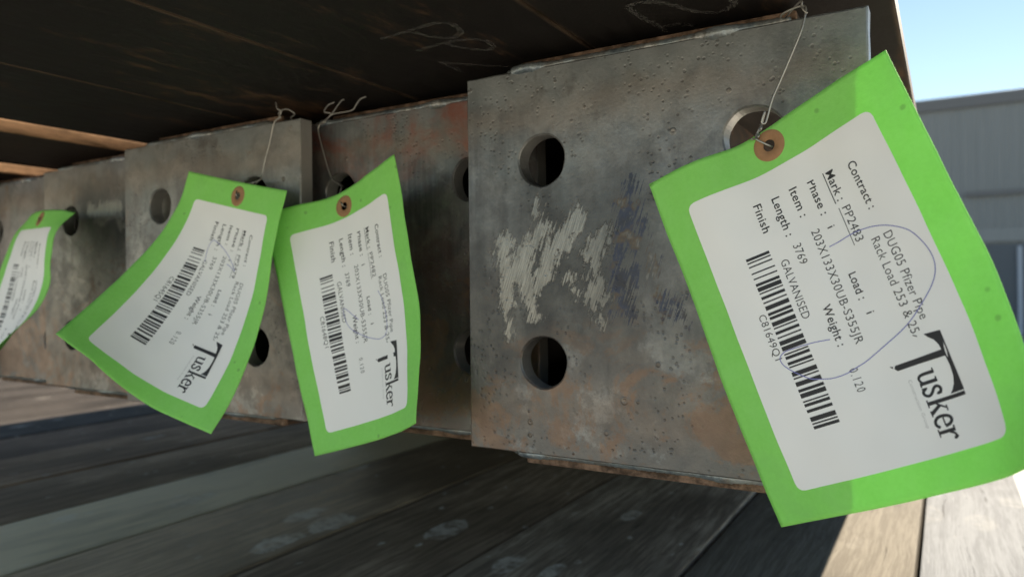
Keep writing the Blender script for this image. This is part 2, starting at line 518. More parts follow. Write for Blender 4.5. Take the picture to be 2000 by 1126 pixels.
def chalk_mat():
    n = N('chalk')
    n.set(color=(.62, .60, .55), rough=.95, spec=.1)
    tp = n.t.nodes.new('ShaderNodeBsdfTransparent')
    mx = n.t.nodes.new('ShaderNodeMixShader')
    n.put(mx.inputs[0], n.step(n.noise(700, 4, .7),   .40, .72, .02, .20))
    n.t.links.new(tp.outputs[0], mx.inputs[1])
    n.t.links.new(n.b.outputs[0], mx.inputs[2])
    n.t.links.new(mx.outputs[0], n.out.inputs[0])
    return n.m


M['chalk'] = chalk_mat()

# ------------------------------------------------------------------ setting: yard, deck boards
DECK = -217.0
ng = N('yard_concrete')
gc = ng.mix(ng.noise(.8, 6, .6), (.46, .42, .36), (.58, .54, .48))
gc = ng.mix(ng.step(ng.noise(.15, 4, .5), .4, .65, 0, .4), gc, (.30, .27, .23))
ng.set(color=gc, rough=.85, normal=ng.bump(ng.noise(60, 5, .7), .4, .004))
g = 300
gv = [(-g, -g, 0), (g, -g, 0), (g, g, 0), (-g, g, 0)]
tag(obj('ground', gv, [[0, 1, 2, 3]], ng.m), kind='structure')

v, f = mmbox(-3300, 45, 20, 4600, -1500 + 1, DECK - 40, 4)
deck = obj('deck_base', v, f, dark_steel('deck_base_steel', 3.3), loc=(0, 0, CAMZ))
tag(deck, kind='structure')
seams = [65, -21, -174, -329, -473, -625, -766, -915, -1065, -1215, -1365] + [-1515 - 150 * k for k in range(13)]
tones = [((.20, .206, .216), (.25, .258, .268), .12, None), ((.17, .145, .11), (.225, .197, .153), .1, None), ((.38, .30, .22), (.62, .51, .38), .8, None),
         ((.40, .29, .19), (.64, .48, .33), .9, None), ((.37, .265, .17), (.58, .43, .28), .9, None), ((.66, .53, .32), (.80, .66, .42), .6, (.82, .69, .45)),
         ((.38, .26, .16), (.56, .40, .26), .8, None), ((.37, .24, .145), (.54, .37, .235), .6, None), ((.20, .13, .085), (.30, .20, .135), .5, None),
         ((.08, .068, .06), (.13, .11, .095), .5, None)] + [((.055, .046, .04), (.085, .072, .062), .3, None)] * 13  # far-left boards coloured dark to stand in for shade on them
for i in range(len(seams) - 1):
    x1, x0 = seams[i] - 1.6, seams[i + 1] + 1.6
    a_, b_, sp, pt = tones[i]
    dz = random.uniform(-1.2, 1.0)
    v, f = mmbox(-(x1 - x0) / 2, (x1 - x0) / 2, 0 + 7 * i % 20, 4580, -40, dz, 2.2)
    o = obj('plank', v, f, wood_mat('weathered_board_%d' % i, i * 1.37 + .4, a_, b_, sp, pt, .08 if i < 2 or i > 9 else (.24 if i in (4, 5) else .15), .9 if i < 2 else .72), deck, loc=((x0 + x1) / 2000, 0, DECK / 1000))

# ------------------------------------------------------------------ steel beams with end plates
ZC, PW, PH, PT = 12.8, 190., 192., 10.
FW, FT, BD, WT = 133.9, 9.6, 206.8, 6.4
LEN = 3769.


def plate_mesh(holes, hr=12.6):
    """190 x 192 x 10 mm plate with round holes, local origin at the front-face centre"""
    V_, F_ = [], []
    hx = sorted({h[0] for h in holes})
    ch = .7

    def add(p):
        V_.append((p[0] / 1000, p[1] / 1000, p[2] / 1000))
        return len(V_) - 1
    ex, ez = PW / 2 - ch, PH / 2 - ch
    for (cx, cz) in holes:
        x0, x1 = (-ex, 0) if cx < 0 else (0, ex)
        z0, z1 = (-ez, 0) if cz < 0 else (0, ez)
        ang = [2 * math.pi * k / 48 for k in range(48)]
        ang += [math.atan2(z - cz, x - cx) % (2 * math.pi) for x in (x0, x1) for z in (z0, z1)]
        ang = sorted(ang)
        rows = {k: [] for k in ('of', 'if', 'c', 'ib', 'ob')}
        for a in ang:
            dx, dz = math.cos(a), math.sin(a)
            t = min([((x1 if dx > 0 else x0) - cx) / dx if abs(dx) > 1e-9 else 1e9, ((z1 if dz > 0 else z0) - cz) / dz if abs(dz) > 1e-9 else 1e9])
            wob = 1 + .012 * math.sin(3 * a + cx) + .008 * math.sin(7 * a + cz)
            r1 = hr * wob
            rows['of'].append(add((cx + dx * t, 0, cz + dz * t)))
            rows['if'].append(add((cx + dx * (r1 + .8), 0, cz + dz * (r1 + .8))))
            rows['c'].append(add((cx + dx * r1, .8, cz + dz * r1)))
            rows['ib'].append(add((cx + dx * r1, PT, cz + dz * r1)))
            rows['ob'].append(add((cx + dx * t, PT, cz + dz * t)))
        n_ = len(ang)
        for k in range(n_):
            k2 = (k + 1) % n_
            for a, b in (('of', 'if'), ('if', 'c'), ('c', 'ib'), ('ib', 'ob')):
                F_.append([rows[a][k], rows[a][k2], rows[b][k2], rows[b][k]])
    # rim: chamfer and edges with slight saw-cut waviness
    loop = []
    for (xa, za), (xb, zb) in (((-1, -1), (1, -1)), ((1, -1), (1, 1)), ((1, 1), (-1, 1)), ((-1, 1), (-1, -1))):
        for k in range(24):
            t = k / 24
            loop.append((xa + (xb - xa) * t, za + (zb - za) * t))
    fr, mi, bk = [], [], []
    for (a, b) in loop:
        j = random.uniform(-.18, .18)
        fr.append(add((a * ex, 0, b * ez)))
        mi.append(add((a * (PW / 2 + j), ch, b * (PH / 2 + j))))
        bk.append(add((a * (PW / 2 + j), PT, b * (PH / 2 + j))))
    n_ = len(loop)
    for k in range(n_):
        k2 = (k + 1) % n_
        F_.append([fr[k], fr[k2], mi[k2], mi[k]])
        F_.append([mi[k], mi[k2], bk[k2], bk[k]])
    return V_, F_


def weld(x0, x1, zs, seed):
    """rippled fillet along the plate's top (zs=1) or bottom (zs=-1) edge"""
    rnd = random.Random(seed)
    pts, rad = [], []
    n_ = 150
    ph = rnd.uniform(0, 6)
    for i in range(n_ + 1):
        t = i / n_
        x = x0 + (x1 - x0) * t
        amp = 1.0 if .02 < t < .98 else .6
        drip = .7 * math.sin(t * 17 + ph) + .5 * math.sin(t * 41 + 2 * ph)
        r = (2.3 + .10 * math.sin(t * 330 + 3 * math.sin(t * 23)) + .55 * drip + rnd.uniform(-.1, .1)) * amp
        pts.append(Vector((x, (6.6 if zs < 0 else 3.6) + .5 * drip - 3.5 * max(0, math.sin(t * 9 + ph)) ** 6, zs * (PH / 2 + .7 - .3 * drip))) / 1000)
        rad.append(max(1.2, r) / 1000)
    return tube(pts, rad, 12)


def i_beam(root, y0, y1, zc, mats, rgh=0):
    for s in (1, -1):
        z0, z1 = (zc + BD / 2 - FT, zc + BD / 2) if s > 0 else (zc - BD / 2, zc - BD / 2 + FT)
        v, f = mmbox(-FW / 2, FW / 2, y0, y1, z0, z1, 1.2)
        obj('flange', v, f, mats[0], root)
    v, f = mmbox(-WT / 2, WT / 2, y0, y1, zc - BD / 2 + FT, zc + BD / 2 - FT)
    obj('web', v, f, mats[1], root)


def plate_pt(px, py, X, Y):
    p = on_y(px, py, Y)
    return ((p.x - X) / 1000, (p.z - ZC) / 1000)


def stroke_list(segs, X, Y):
    return [(plate_pt(*a, X, Y), plate_pt(*b, X, Y), wd * 1.15 / 1000) for a, b, wd in segs]


XA, YA = -120.5, 316.3
GR = stroke_list([((984, 470), (992, 590), 4.0), ((992, 590), (996, 655), 1.6), ((1062, 445), (1008, 520), 4.0), ((1015, 530), (1046, 615), 3.2),
                  ((1125, 425), (1075, 500), 4.2), ((1080, 500), (1050, 560), 3.2), ((1046, 385), (1048, 415), 1.2), ((1122, 398), (1120, 415), 1.0), ((1183, 455), (1150, 500), 3.4),
                  ((1150, 545), (1172, 622), 2.6), ((1165, 500), (1172, 590), 3.0), ((1110, 540), (1130, 575), 1.2), ((965, 490), (962, 530), .7)], XA, YA)
BL = stroke_list([((1232, 350), (1238, 380), 1.6), ((1228, 405), (1222, 455), 4.0), ((1250, 430), (1235, 480), 2.2), ((1210, 480), (1205, 600), 2.8),
                  ((1238, 520), (1246, 560), 1.6), ((1222, 540), (1228, 618), 2.2), ((1290, 580), (1302, 612), 1.6), ((1322, 590), (1332, 625), 1.8), ((1275, 500), (1280, 530), 1.4)], XA, YA)
GR_D = stroke_list([((195, 415), (228, 405), 6.), ((200, 430), (175, 408), 4.), ((228, 410), (236, 440), 3.)], -608, 349)
H4 = [(-51, 50), (51, 50), (-51, -50), (51, -50)]
FL = [dark_steel('beam_rust_%d' % i, i * 2.2 + 1, (.055, .048, .042), (.13, .07, .04), .6, end=(.26, .175, .125)) for i in range(2)]
specs = [
    # X, Y, plate material, holes, label
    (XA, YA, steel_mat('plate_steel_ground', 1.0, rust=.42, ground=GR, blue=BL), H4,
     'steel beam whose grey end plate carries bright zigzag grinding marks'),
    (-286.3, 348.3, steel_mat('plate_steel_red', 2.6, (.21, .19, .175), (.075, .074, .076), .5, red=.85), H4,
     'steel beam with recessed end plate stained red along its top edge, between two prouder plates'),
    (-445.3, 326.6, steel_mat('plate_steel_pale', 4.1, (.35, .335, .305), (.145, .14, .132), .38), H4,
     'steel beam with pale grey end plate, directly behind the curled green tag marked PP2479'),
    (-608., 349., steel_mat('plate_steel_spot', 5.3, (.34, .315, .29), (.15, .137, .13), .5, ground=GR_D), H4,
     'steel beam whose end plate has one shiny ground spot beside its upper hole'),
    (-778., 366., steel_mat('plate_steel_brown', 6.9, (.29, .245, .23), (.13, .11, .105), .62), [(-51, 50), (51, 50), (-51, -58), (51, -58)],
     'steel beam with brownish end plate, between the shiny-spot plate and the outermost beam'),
    (-943., 350., None, H4, 'unseen outermost steel beam, added to block light behind the brownish end plate'),  # unseen beam, added to block the bright view through the neighbouring plate's hole
]
for i, (X, Y, pm, holes, lab) in enumerate(specs):
    root = empty('steel_beam', P(X, Y, ZC - BD / 2), lab, 'steel beam', 'beams with drilled end plates', kind='thing')
    up = BD / 2
    v, f = plate_mesh(holes)
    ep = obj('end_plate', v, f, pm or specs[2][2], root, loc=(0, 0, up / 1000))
    i_beam(root, PT, LEN, up, FL if i % 2 == 0 else FL[::-1])
    random.seed(40 + i)
    for zs in (1, -1):
        v, f = weld(-FW / 2 - 4, FW / 2 - 1, zs, i * 2 + zs)
        obj('weld_bead', v, f, M['weld'], root, smooth=True, loc=(0, 0, up / 1000))

# upper layer of longer beams, lying across the tops of the first row on thin packing strips
HC = 120.
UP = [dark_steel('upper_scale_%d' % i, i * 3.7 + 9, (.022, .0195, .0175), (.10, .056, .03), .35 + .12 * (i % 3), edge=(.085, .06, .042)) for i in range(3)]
ORG = dark_steel('upper_rust_sunlit_edge', 21, (.035, .025, .02), (.09, .05, .028), .7, edge=(.62, .36, .20))  # edge colour is rust with the sun's brightness painted in
ulab = ['', 'dark upper beam with looping chalk marks, lying beside the flat bar',
        'dark upper beam between the chalk-looped one and the one bordering the wide gap', 'dark upper beam bordering the wide gap, on the flat bar side',
        'upper beam with a rusty lower edge painted sunlit orange, beside the wide gap', 'upper beam with a rusty lower edge painted sunlit orange, beyond the second gap',
        'upper beam added to shade the deck, beside the one beyond the second gap', 'outermost upper beam, added to shade the deck, farthest from the open edge']
uppers = []
for i, xr in enumerate([-18, -153, -288, -422.5, -600, -805, -948, -1090]):  # last two beams added to keep sun off the far-left deck
    root = empty('upper_beam', P(xr - FW / 2, 0, HC), ulab[i], 'steel beam', 'longer beams stacked on top', kind='thing')
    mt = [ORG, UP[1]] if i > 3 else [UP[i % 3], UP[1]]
    if i == 0:      # the member at the open edge is a flat bar, one flange thick
        v, f = mmbox(-FW / 2, FW / 2, 105, 4500, 0, FT, 1.0)
        bpy.data.objects.remove(root)
        root = obj('flat_bar', v, f, UP[0], loc=P(xr - FW / 2, 0, HC))
        tag(root, 'dark flat steel bar along the open edge of the stack, chalked on its underside', 'flat bar')
        uppers.append(root)
        continue
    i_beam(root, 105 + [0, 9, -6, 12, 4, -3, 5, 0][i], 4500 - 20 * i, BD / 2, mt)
    uppers.append(root)
for y in (1000, 3400):
    v, f = mmbox(-875, -60, -40, 40, 0, HC - (ZC + BD / 2), .3)
    o = obj('packing_strip', v, f, plain('packing_strip_steel', (.12, .1, .09), .7), loc=P(0, y, ZC + BD / 2))
    tag(o, 'thin steel packing strip between the two beam layers, near the tagged end' if y < 2000 else 'thin steel packing strip between the two beam layers, at the far end', 'packing strip')
    v, f = mmbox(-900, -80, -50, 50, 0, ZC - BD / 2 - DECK - .5, 3)
    o = obj('timber_bearer', v, f, wood_mat('bearer_wood_%d' % y, y * .01, (.12, .1, .08), (.22, .19, .15), .3), loc=P(0, y, DECK + .5))
    tag(o, 'square timber bearer under the beams, near the tagged end' if y < 2000 else 'square timber bearer under the beams, at the far end', 'timber bearer')

# chalk marks on the undersides
chalk = [
    (1, [(746, 76), (790, 62), (850, 45), (885, 48), (899, 62), (885, 73), (850, 72), (805, 62)]),
    (1, [(816, 99), (860, 85), (915, 76), (950, 80), (963, 91), (945, 97), (900, 92), (868, 85)]),
    (1, [(862, 120), (875, 128), (902, 138)]), (1, [(868, 122), (930, 126), (1000, 130)]),
    (0, [(1225, 14), (1250, 4), (1300, 6), (1350, 20), (1400, 24), (1432, 10), (1430, -2)]),
    (0, [(1226, 15), (1255, 34), (1285, 50), (1300, 62)]), (0, [(1290, 52), (1330, 46), (1362, 52)]),
]
for ui, pl in chalk:
    pts = catmull([on_z(x, y, HC) for x, y in pl], 8)
    rt = uppers[ui]
    off = Vector((rt.location.x * 1000, 0, 0))
    V_, F_ = [], []
    for i, p in enumerate(pts):
        t = pts[min(i + 1, len(pts) - 1)] - pts[max(i - 1, 0)]
        nn = Vector((-t.y, t.x, 0)).normalized() * random.uniform(1.1, 1.9)
        for s in (1, -1):
            V_.append(Vector(((p + nn * s - off).x / 1000, (p + nn * s).y / 1000, -.0002)))
    F_ = [[2 * i, 2 * i + 1, 2 * i + 3, 2 * i + 2] for i in range(len(pts) - 1)]
    obj('chalk_mark', V_, F_, M['chalk'], rt)

# ------------------------------------------------------------------ tags
import numpy as np
TW, TH, NS, NT = 105., 148., 6, 8


def crw(n_, x):
    x = min(max(x, 0), 1) * (n_ - 1)
    i = min(int(x), n_ - 2)
    t = x - i
    w_ = np.zeros(n_)
    cw = (-.5 * t + t * t - .5 * t ** 3, 1 - 2.5 * t * t + 1.5 * t ** 3, .5 * t + 2 * t * t - 1.5 * t ** 3, -.5 * t * t + .5 * t ** 3)
    for k, j in enumerate((i - 1, i, i + 1, i + 2)):
        if j < 0:
            w_[0] += 2 * cw[k]
            w_[1] -= cw[k]
        elif j >= n_:
            w_[n_ - 1] += 2 * cw[k]
            w_[n_ - 2] -= cw[k]
        else:
            w_[j] += cw[k]
    return w_


class Sheet:
    """curled card; reading coordinates: x along the long side from the eyelet end, y up the short side (mm)"""
    def __init__(s, grid, org):
        s.g = np.array(grid)
        s.org = Vector(org)

    def raw(s, x, y):
        return np.einsum('i,j,ijk->k', crw(NS, y / TW), crw(NT, x / TH), s.g)

    def at(s, x, y, lift=0.):
        p = s.raw(x, y)
        e = .6
        xa, xb, ya, yb = max(x - e, 0), min(x + e, TH), max(y - e, 0), min(y + e, TW)
        nn = np.cross(s.raw(xb, y) - s.raw(xa, y), s.raw(x, yb) - s.raw(x, ya))
        nn /= np.linalg.norm(nn)
        # slight cockling of the damp card
        lift += .16 * math.sin(x * .23 + y * .05 + s.org.x) * math.sin(y * .19 - x * .06) + .12 * math.sin(x * .11 - y * .33 + s.org.z)
        q = Vector(p + nn * lift) - s.org
        return q / 1000

    def find(s, px, py):
        if not hasattr(s, 'tab'):
            s.tab = [(x, y, Vector(s.raw(x, y))) for x in range(0, 149, 2) for y in range(0, 106, 2)]
            s.tab = [(x, y, 1000 + FPX * p.dot(R3) / p.dot(D2), 563 - FPX * p.dot(U3) / p.dot(D2)) for x, y, p in s.tab]
        b = sorted(s.tab, key=lambda q: (q[2] - px) ** 2 + (q[3] - py) ** 2)[:3]
        ws = [1 / (.3 + math.hypot(q[2] - px, q[3] - py)) for q in b]
        return (sum(q[0] * k for q, k in zip(b, ws)) / sum(ws), sum(q[1] * k for q, k in zip(b, ws)) / sum(ws))


_tc = {}


def text_flat(txt, bold):
    """default-font text as flat verts/faces, cap height 1"""
    if (txt, bold) in _tc:
        return _tc[(txt, bold)]
    cu = bpy.data.curves.new('t', 'FONT')
    cu.body = txt
    cu.size = 1
    cu.resolution_u = 3
    cu.offset = .010 if bold else -.004
    cu.space_character = 1.3 if txt == '0.120' else 1.06
    o = bpy.data.objects.new('t', cu)
    col.objects.link(o)
    dg = bpy.context.evaluated_depsgraph_get()
    me = bpy.data.meshes.new_from_object(o.evaluated_get(dg))
    v = [(p.co.x, p.co.y) for p in me.vertices]
    f = [list(p.vertices) for p in me.polygons]
    bpy.data.objects.remove(o)
    bpy.data.meshes.remove(me)
    bpy.data.curves.remove(cu)
    _tc[(txt, bold)] = (v, f)
    return v, f


CAP = max(p[1] for p in text_flat('H', False)[0])


def text_geo(txt, x0, x1, yb, cap, bold=False, clip=None):
    v, f = text_flat(txt, bold)
    a, b = min(p[0] for p in v), max(p[0] for p in v)
    k = cap / CAP
    v = [(x0 + (p[0] - a) * (x1 - x0) / (b - a), yb + p[1] * k) for p in v]
    if clip:
        bm = bmesh.new()
        vv = [bm.verts.new((p[0], p[1], 0)) for p in v]
        for q in f:
            try:
                bm.faces.new([vv[i] for i in q])
            except ValueError:
                pass
        bmesh.ops.bisect_plane(bm, geom=bm.verts[:] + bm.edges[:] + bm.faces[:], plane_co=(0, yb + cap * clip, 0), plane_no=(0, 1, 0), clear_outer=True)
        bm.verts.index_update()
        v = [(p.co.x, p.co.y) for p in bm.verts]
        f = [[q.index for q in p.verts] for p in bm.faces]
        bm.free()
    return v, f


def rect(x0, x1, y0, y1, n_=6, m_=1):
    v = [(x0 + (x1 - x0) * i / m_, y0 + (y1 - y0) * j / n_) for j in range(n_ + 1) for i in range(m_ + 1)]
    return v, [[j * (m_ + 1) + i, j * (m_ + 1) + i + 1, (j + 1) * (m_ + 1) + i + 1, (j + 1) * (m_ + 1) + i] for j in range(n_) for i in range(m_)]


def ribbon(pts, wd):
    V_ = []
    n_ = len(pts)
    for i, p in enumerate(pts):
        t = (pts[min(i + 1, n_ - 1)] - pts[max(i - 1, 0)])
        nn = Vector((-t.y, t.x)).normalized()
        w_ = wd if not isinstance(wd, (list, tuple)) else wd[0] + (wd[1] - wd[0]) * i / (n_ - 1)
        V_ += [tuple(p + nn * w_ / 2), tuple(p - nn * w_ / 2)]
    return V_, [[2 * i, 2 * i + 1, 2 * i + 3, 2 * i + 2] for i in range(n_ - 1)]


def stroke(pl, wd, n_=5):
    return ribbon(catmull([Vector(p) for p in pl], n_), wd)


C128 = ("212222 222122 222221 121223 121322 131222 122213 122312 132212 221213 221312 231212 112232 122132 122231 113222 123122 123221 223211 221132 221231 "
        "213212 223112 312131 311222 321122 321221 312212 322112 322211 212123 212321 232121 111323 131123 131321 112313 132113 132311 211313 231113 231311 "
        "112133 112331 132131 113123 113321 133121 313121 211331 231131 213113 213311 213131").split()


def bars(code):
    vals = [ord(ch) - 32 for ch in code]
    seq = '211214' + ''.join(C128[q] for q in vals)
    chk = (104 + sum((i + 1) * q for i, q in enumerate(vals))) % 103
    seq += C128[chk % len(C128)] + '2331112'
    x, out = 0, []
    for i, ch in enumerate(seq):
        if i % 2 == 0:
            out.append((x, x + int(ch)))
        x += int(ch)
    return [(a / x, b / x) for a, b in out]


def fan(poly):
    """simple polygon -> one ngon triangulated by bmesh"""
    bm = bmesh.new()
    bm.faces.new([bm.verts.new((p[0], p[1], 0)) for p in poly])
    bmesh.ops.triangulate(bm, faces=bm.faces[:])
    bm.verts.index_update()
    r = [(p.co.x, p.co.y) for p in bm.verts], [[q.index for q in p.verts] for p in bm.faces]
    bm.free()
    return r


def logo():
    T = fan([(98.3, 76.8), (99.0, 82.3), (119.3, 82.3), (119.3, 77.6), (118.2, 78.7), (116.5, 79.8), (114, 80.6), (110.5, 80.9), (107.4, 80.7), (107.0, 72), (106.9, 64.4), (105.9, 63.5),
             (104.9, 64.2), (105.0, 72), (105.1, 80.3), (103.2, 80.1), (101.2, 79.2), (99.8, 77.8)])
    g_ = [T, fan([(104.6, 62.2), (105.0, 63.4), (105.7, 63.1)])]
    # u
    g_ += [stroke([(110.7, 75.2), (110.7, 71.2), (111.5, 69.9), (112.7, 70.1), (113.5, 71.0)], (1.15, .6)), stroke([(113.6, 75.3), (113.6, 69.6)], 1.15),
           rect(109.5, 110.9, 74.8, 75.3, 1), rect(112.4, 113.9, 74.8, 75.3, 1), rect(113.4, 114.7, 69.5, 70.0, 1)]
    # s
    g_ += [stroke([(118.0, 73.9), (117.3, 75.1), (116.2, 75.2), (115.5, 74.3), (115.9, 73.3), (117.2, 72.3), (117.9, 71.2), (117.4, 70.0), (116.2, 69.7), (115.3, 70.9)], .95),
           rect(117.7, 118.2, 73.6, 75.3, 1), rect(115.0, 115.5, 69.5, 71.3, 1)]
    # k
    g_ += [rect(119.7, 120.95, 69.6, 82.2, 8), rect(119.0, 121.6, 69.5, 69.95, 1), stroke([(120.9, 72.2), (122.0, 73.6), (123.0, 75.1)], .6), stroke([(121.6, 73.2), (122.7, 71.4), (123.7, 69.7)], (1.0, 1.25)),
           rect(122.1, 124.0, 74.85, 75.3, 1), rect(122.7, 124.7, 69.5, 69.95, 1)]
    # e
    g_ += [stroke([(125.1, 72.7), (128.3, 72.7)], .5), stroke([(128.4, 72.6), (128.0, 74.3), (126.9, 75.2), (125.7, 74.7), (125.1, 73.0), (125.2, 71.2), (126.1, 70.0), (127.4, 69.8), (128.5, 70.8)], 1.0)]
    # r
    g_ += [rect(129.5, 130.6, 69.6, 75.3, 4), rect(128.7, 129.7, 74.8, 75.3, 1), rect(128.8, 131.4, 69.5, 69.95, 1), stroke([(130.5, 73.2), (131.2, 74.6), (132.2, 75.1)], (.6, .9)),
           stroke([(132.0, 75.4), (132.6, 74.7), (132.5, 74.1)], (1.0, .9))]
    return merge(g_)


def build_tag(key, label, mark, code, hole_x, pen):
    grid = TAG_GRIDS[key]
    org = Vector(np.array(grid)[2, 7])          # base point at the lower short edge
    sh = Sheet(grid, org)
    root = empty('paper_tag', P(*org), label, 'tag', 'green tags wired to the beam ends')

    def put(name, geo, lift, mat, parent, smooth=True):
        v, f = geo
        o_ = obj(name, [sh.at(p[0], p[1], lift + (p[2] if len(p) > 2 else 0)) for p in v], f, mat, parent, smooth)
        return o_
    # card: front and back skins with a rim and an eyelet hole (its ragged cells lie under the patch)
    nx, ny = 84, 60
    idx = {}
    V_, F_ = [], []
    for side, lf in ((0, 0.), (1, -.35)):
        for i in range(nx + 1):
            for j in range(ny + 1):
                idx[side, i, j] = len(V_)
                V_.append((TH * i / nx, TW * j / ny, lf))
    cells = {}
    for i in range(nx):
        for j in range(ny):
            cx, cy = TH * (i + .5) / nx, TW * (j + .5) / ny
            cells[i, j] = math.hypot(cx - hole_x, cy - TW / 2) > 3.6
    for (i, j), ok in cells.items():
        if not ok:
            continue
        q = [(i, j), (i + 1, j), (i + 1, j + 1), (i, j + 1)]
        F_.append([idx[(0,) + p] for p in q])
        F_.append([idx[(1,) + p] for p in q[::-1]])
        for k, (di, dj) in enumerate(((0, -1), (1, 0), (0, 1), (-1, 0))):
            if not cells.get((i + di, j + dj), False):
                a, b = q[k], q[(k + 1) % 4]
                F_.append([idx[(0,) + b], idx[(0,) + a], idx[(1,) + a], idx[(1,) + b]])
    card = put('card', (V_, F_), 0, M['card'], root)
    # eyelet patches front and back
    for side, base in ((1, 0.), (-1, -.35)):
        V_, F_ = [], []
        prof = ((2.4, -.05), (2.5, .25), (6.2, .25), (6.5, 0.))
        for k in range(40):
            a = 2 * math.pi * k / 40
            for r_, h_ in prof:
                V_.append((max(.2, hole_x + r_ * math.cos(a)), TW / 2 + r_ * math.sin(a), base + side * h_))
        for k in range(40):
            k2 = (k + 1) % 40
            for q in range(3):
                F_.append([k * 4 + q, k2 * 4 + q, k2 * 4 + q + 1, k * 4 + q + 1])
        put('eyelet_patch', (V_, F_), 0, M['patch'], root)
    # label: rounded white sticker
    x0, x1, y0, y1, rc = 16.8, 137, 13, 92, 3.2
    nx, ny = 72, 48
    V_, F_ = [], []
    for i in range(nx + 1):
        for j in range(ny + 1):
            x, y = x0 + (x1 - x0) * i / nx, y0 + (y1 - y0) * j / ny
            cx, cy = min(max(x, x0 + rc), x1 - rc), min(max(y, y0 + rc), y1 - rc)
            dx, dy = x - cx, y - cy
            dl = math.hypot(dx, dy)
            if dl > rc:
                x, y = cx + dx * rc / dl, cy + dy * rc / dl
            V_.append((x, y))
    for i in range(nx):
        for j in range(ny):
            F_.append([i * (ny + 1) + j, (i + 1) * (ny + 1) + j, (i + 1) * (ny + 1) + j + 1, i * (ny + 1) + j + 1])
    lb = put('label', (V_, F_), .10, M['label'], root)
    B, R_ = True, False
    lines = [('Contract :', 30.5, 50, 76.5, 3.1, B, None), ('Mark :', 29, 41.5, 67.6, 3.1, B, None), ('Phase :', 28.8, 43.5, 60, 3.1, B, .84),
             ('i', 48.9, 49.5, 60.4, 3.0, R_, None), ('Item :', 28, 40.5, 52.7, 3.1, B, None), ('203X133X30UB-S355JR', 47.5, 93.5, 54.4, 3.1, R_, None),
             ('Length :', 28.4, 45.5, 45.3, 3.1, B, None), ('3769', 49.8, 58, 46.4, 3.1, R_, None), ('Finish', 28, 40.5, 37.8, 3.1, B, None),
             ('GALVANISED', 53.5, 78, 39.9, 3.1, R_, None), ('Load :', 68.5, 79, 61.0, 3.1, B, .86), ('i', 84.2, 84.8, 61.7, 3.0, R_, None),
             ('Weight :', 76, 92, 48.1, 3.1, B, None), ('0.120', 101, 109.5, 48.7, 3.1, R_, None), ('DUG05 Pfizer Pipe', 60.5, 93.5, 77.7, 3.1, R_, None),
             ('Rack Load 253 & 25', 60.5, 96.8, 73.1, 3.1, R_, None)]
    if mark:
        lines += [(mark, 44.5, 59, 68.0, 3.1, R_, None), (code, 70.5, 89, 24.3, 2.9, R_, None)]
    parts = [text_geo(t, a, b, y, c, bo, cl) for t, a, b, y, c, bo, cl in lines]
    parts += [rect(28.6, 42.0, 66.5, 66.85, 1, 10)]
    if mark:
        parts += [rect(44.0, 59.6, 66.9, 67.15, 1, 12)]
    parts += [stroke([(97.3, 73.3), (98.2, 74.6)], .35)]
    put('printed_text', merge(parts), .16, M['ink'], lb, False)
    bx0, bx1 = 47.6, 117.2
    put('barcode', merge([rect(bx0 + a * (bx1 - bx0), bx0 + b * (bx1 - bx0), 27.9 + .012 * 70 * a, 37.4 + .02 * 70 * a, 8, 1) for a, b in bars(code)]), .16, M['ink'], lb, False)
    put('logo', logo(), .16, M['ink'], lb, False)
    put('small_print', merge([text_geo('Construction Group', 111, 127.5, 66.4, 1.15)]), .15, M['greyink'], lb, False)
    for pl in pen:
        rd = [Vector(p) if max(p) < 160 and isinstance(p, tuple) and len(p) == 2 and pl[0] == 'mm' else None for p in pl[1:]] if pl[0] == 'mm' else [Vector(sh.find(*p)) for p in pl[1:]]
        put('pen_line', ribbon(catmull(rd, 6), .34), .19, M['pen'], lb, False)
    return sh, root


PEN_A = [('mm', (88.5, 46.5), (87.5, 40.5), (87, 33.5), (87, 29), (88.5, 26.5), (91, 26.5), (94, 28.5), (97, 31.5), (99.5, 34.5), (101, 38.5), (102, 42.5), (102, 47.5), (101, 52), (99.5, 57.5),
          (93.5, 72.5), (88, 81), (83, 86.5), (78.5, 89), (74, 89.5), (69, 88.5), (63.5, 86), (59, 81), (56.5, 76), (55.5, 71.5), (55.3, 67.5), (55.8, 62.5), (56, 58.5))]
PEN_B = [('px', (739, 566), (748, 587), (754, 612.5), (756.7, 638), (752.6, 654), (741, 661), (725, 660), (709.5, 654), (690, 644.5), (679, 633), (673, 615), (671, 603), (679, 604), (688.7, 614), (700, 623.7))]
PEN_C = [('px', (400, 511.5), (406.5, 485), (414, 471), (422, 471), (437.6, 486.6), (450, 508), (458, 530), (450, 520), (443, 516))]
tA, _ = build_tag('A', 'large flat green tag marked PP2483, wired to the plate with grinding marks', 'PP2483', 'C81649Q1', 7.0, PEN_A)
tB, _ = build_tag('B', 'green tag marked PP2482, hanging from the recessed red-stained plate', 'PP2482', 'C81648Q1', 9.5, PEN_B)
tC, _ = build_tag('C', 'green tag marked PP2479, its lower half curled away from the plate', 'PP2479', 'C81645Q1', 9.0, PEN_C)
tD, _ = build_tag('D', 'green tag with folded-over top, wired beside the shiny ground spot', '', 'C81644Q1', 8.0, [])


def wire(name, label, paths, rad, hook=None):
    parts = []
    for pl in paths:
        pts = [P(*on_y(x, y, Y)) if len(q) == 3 and not isinstance(q, Vector) else P(*q) for q in pl for (x, y, Y) in [tuple(q)]]
        sp = catmull(pts, 6)
        parts.append(tube(sp, rad / 1000, 8))
    v, f = merge(parts)
    base = min(v, key=lambda p: p.z).copy()
    o_ = obj(name, [p - base for p in v], f, M['wire'], None, True, base)
    tag(o_, label, 'wire', 'wires tying the tags')
    return o_


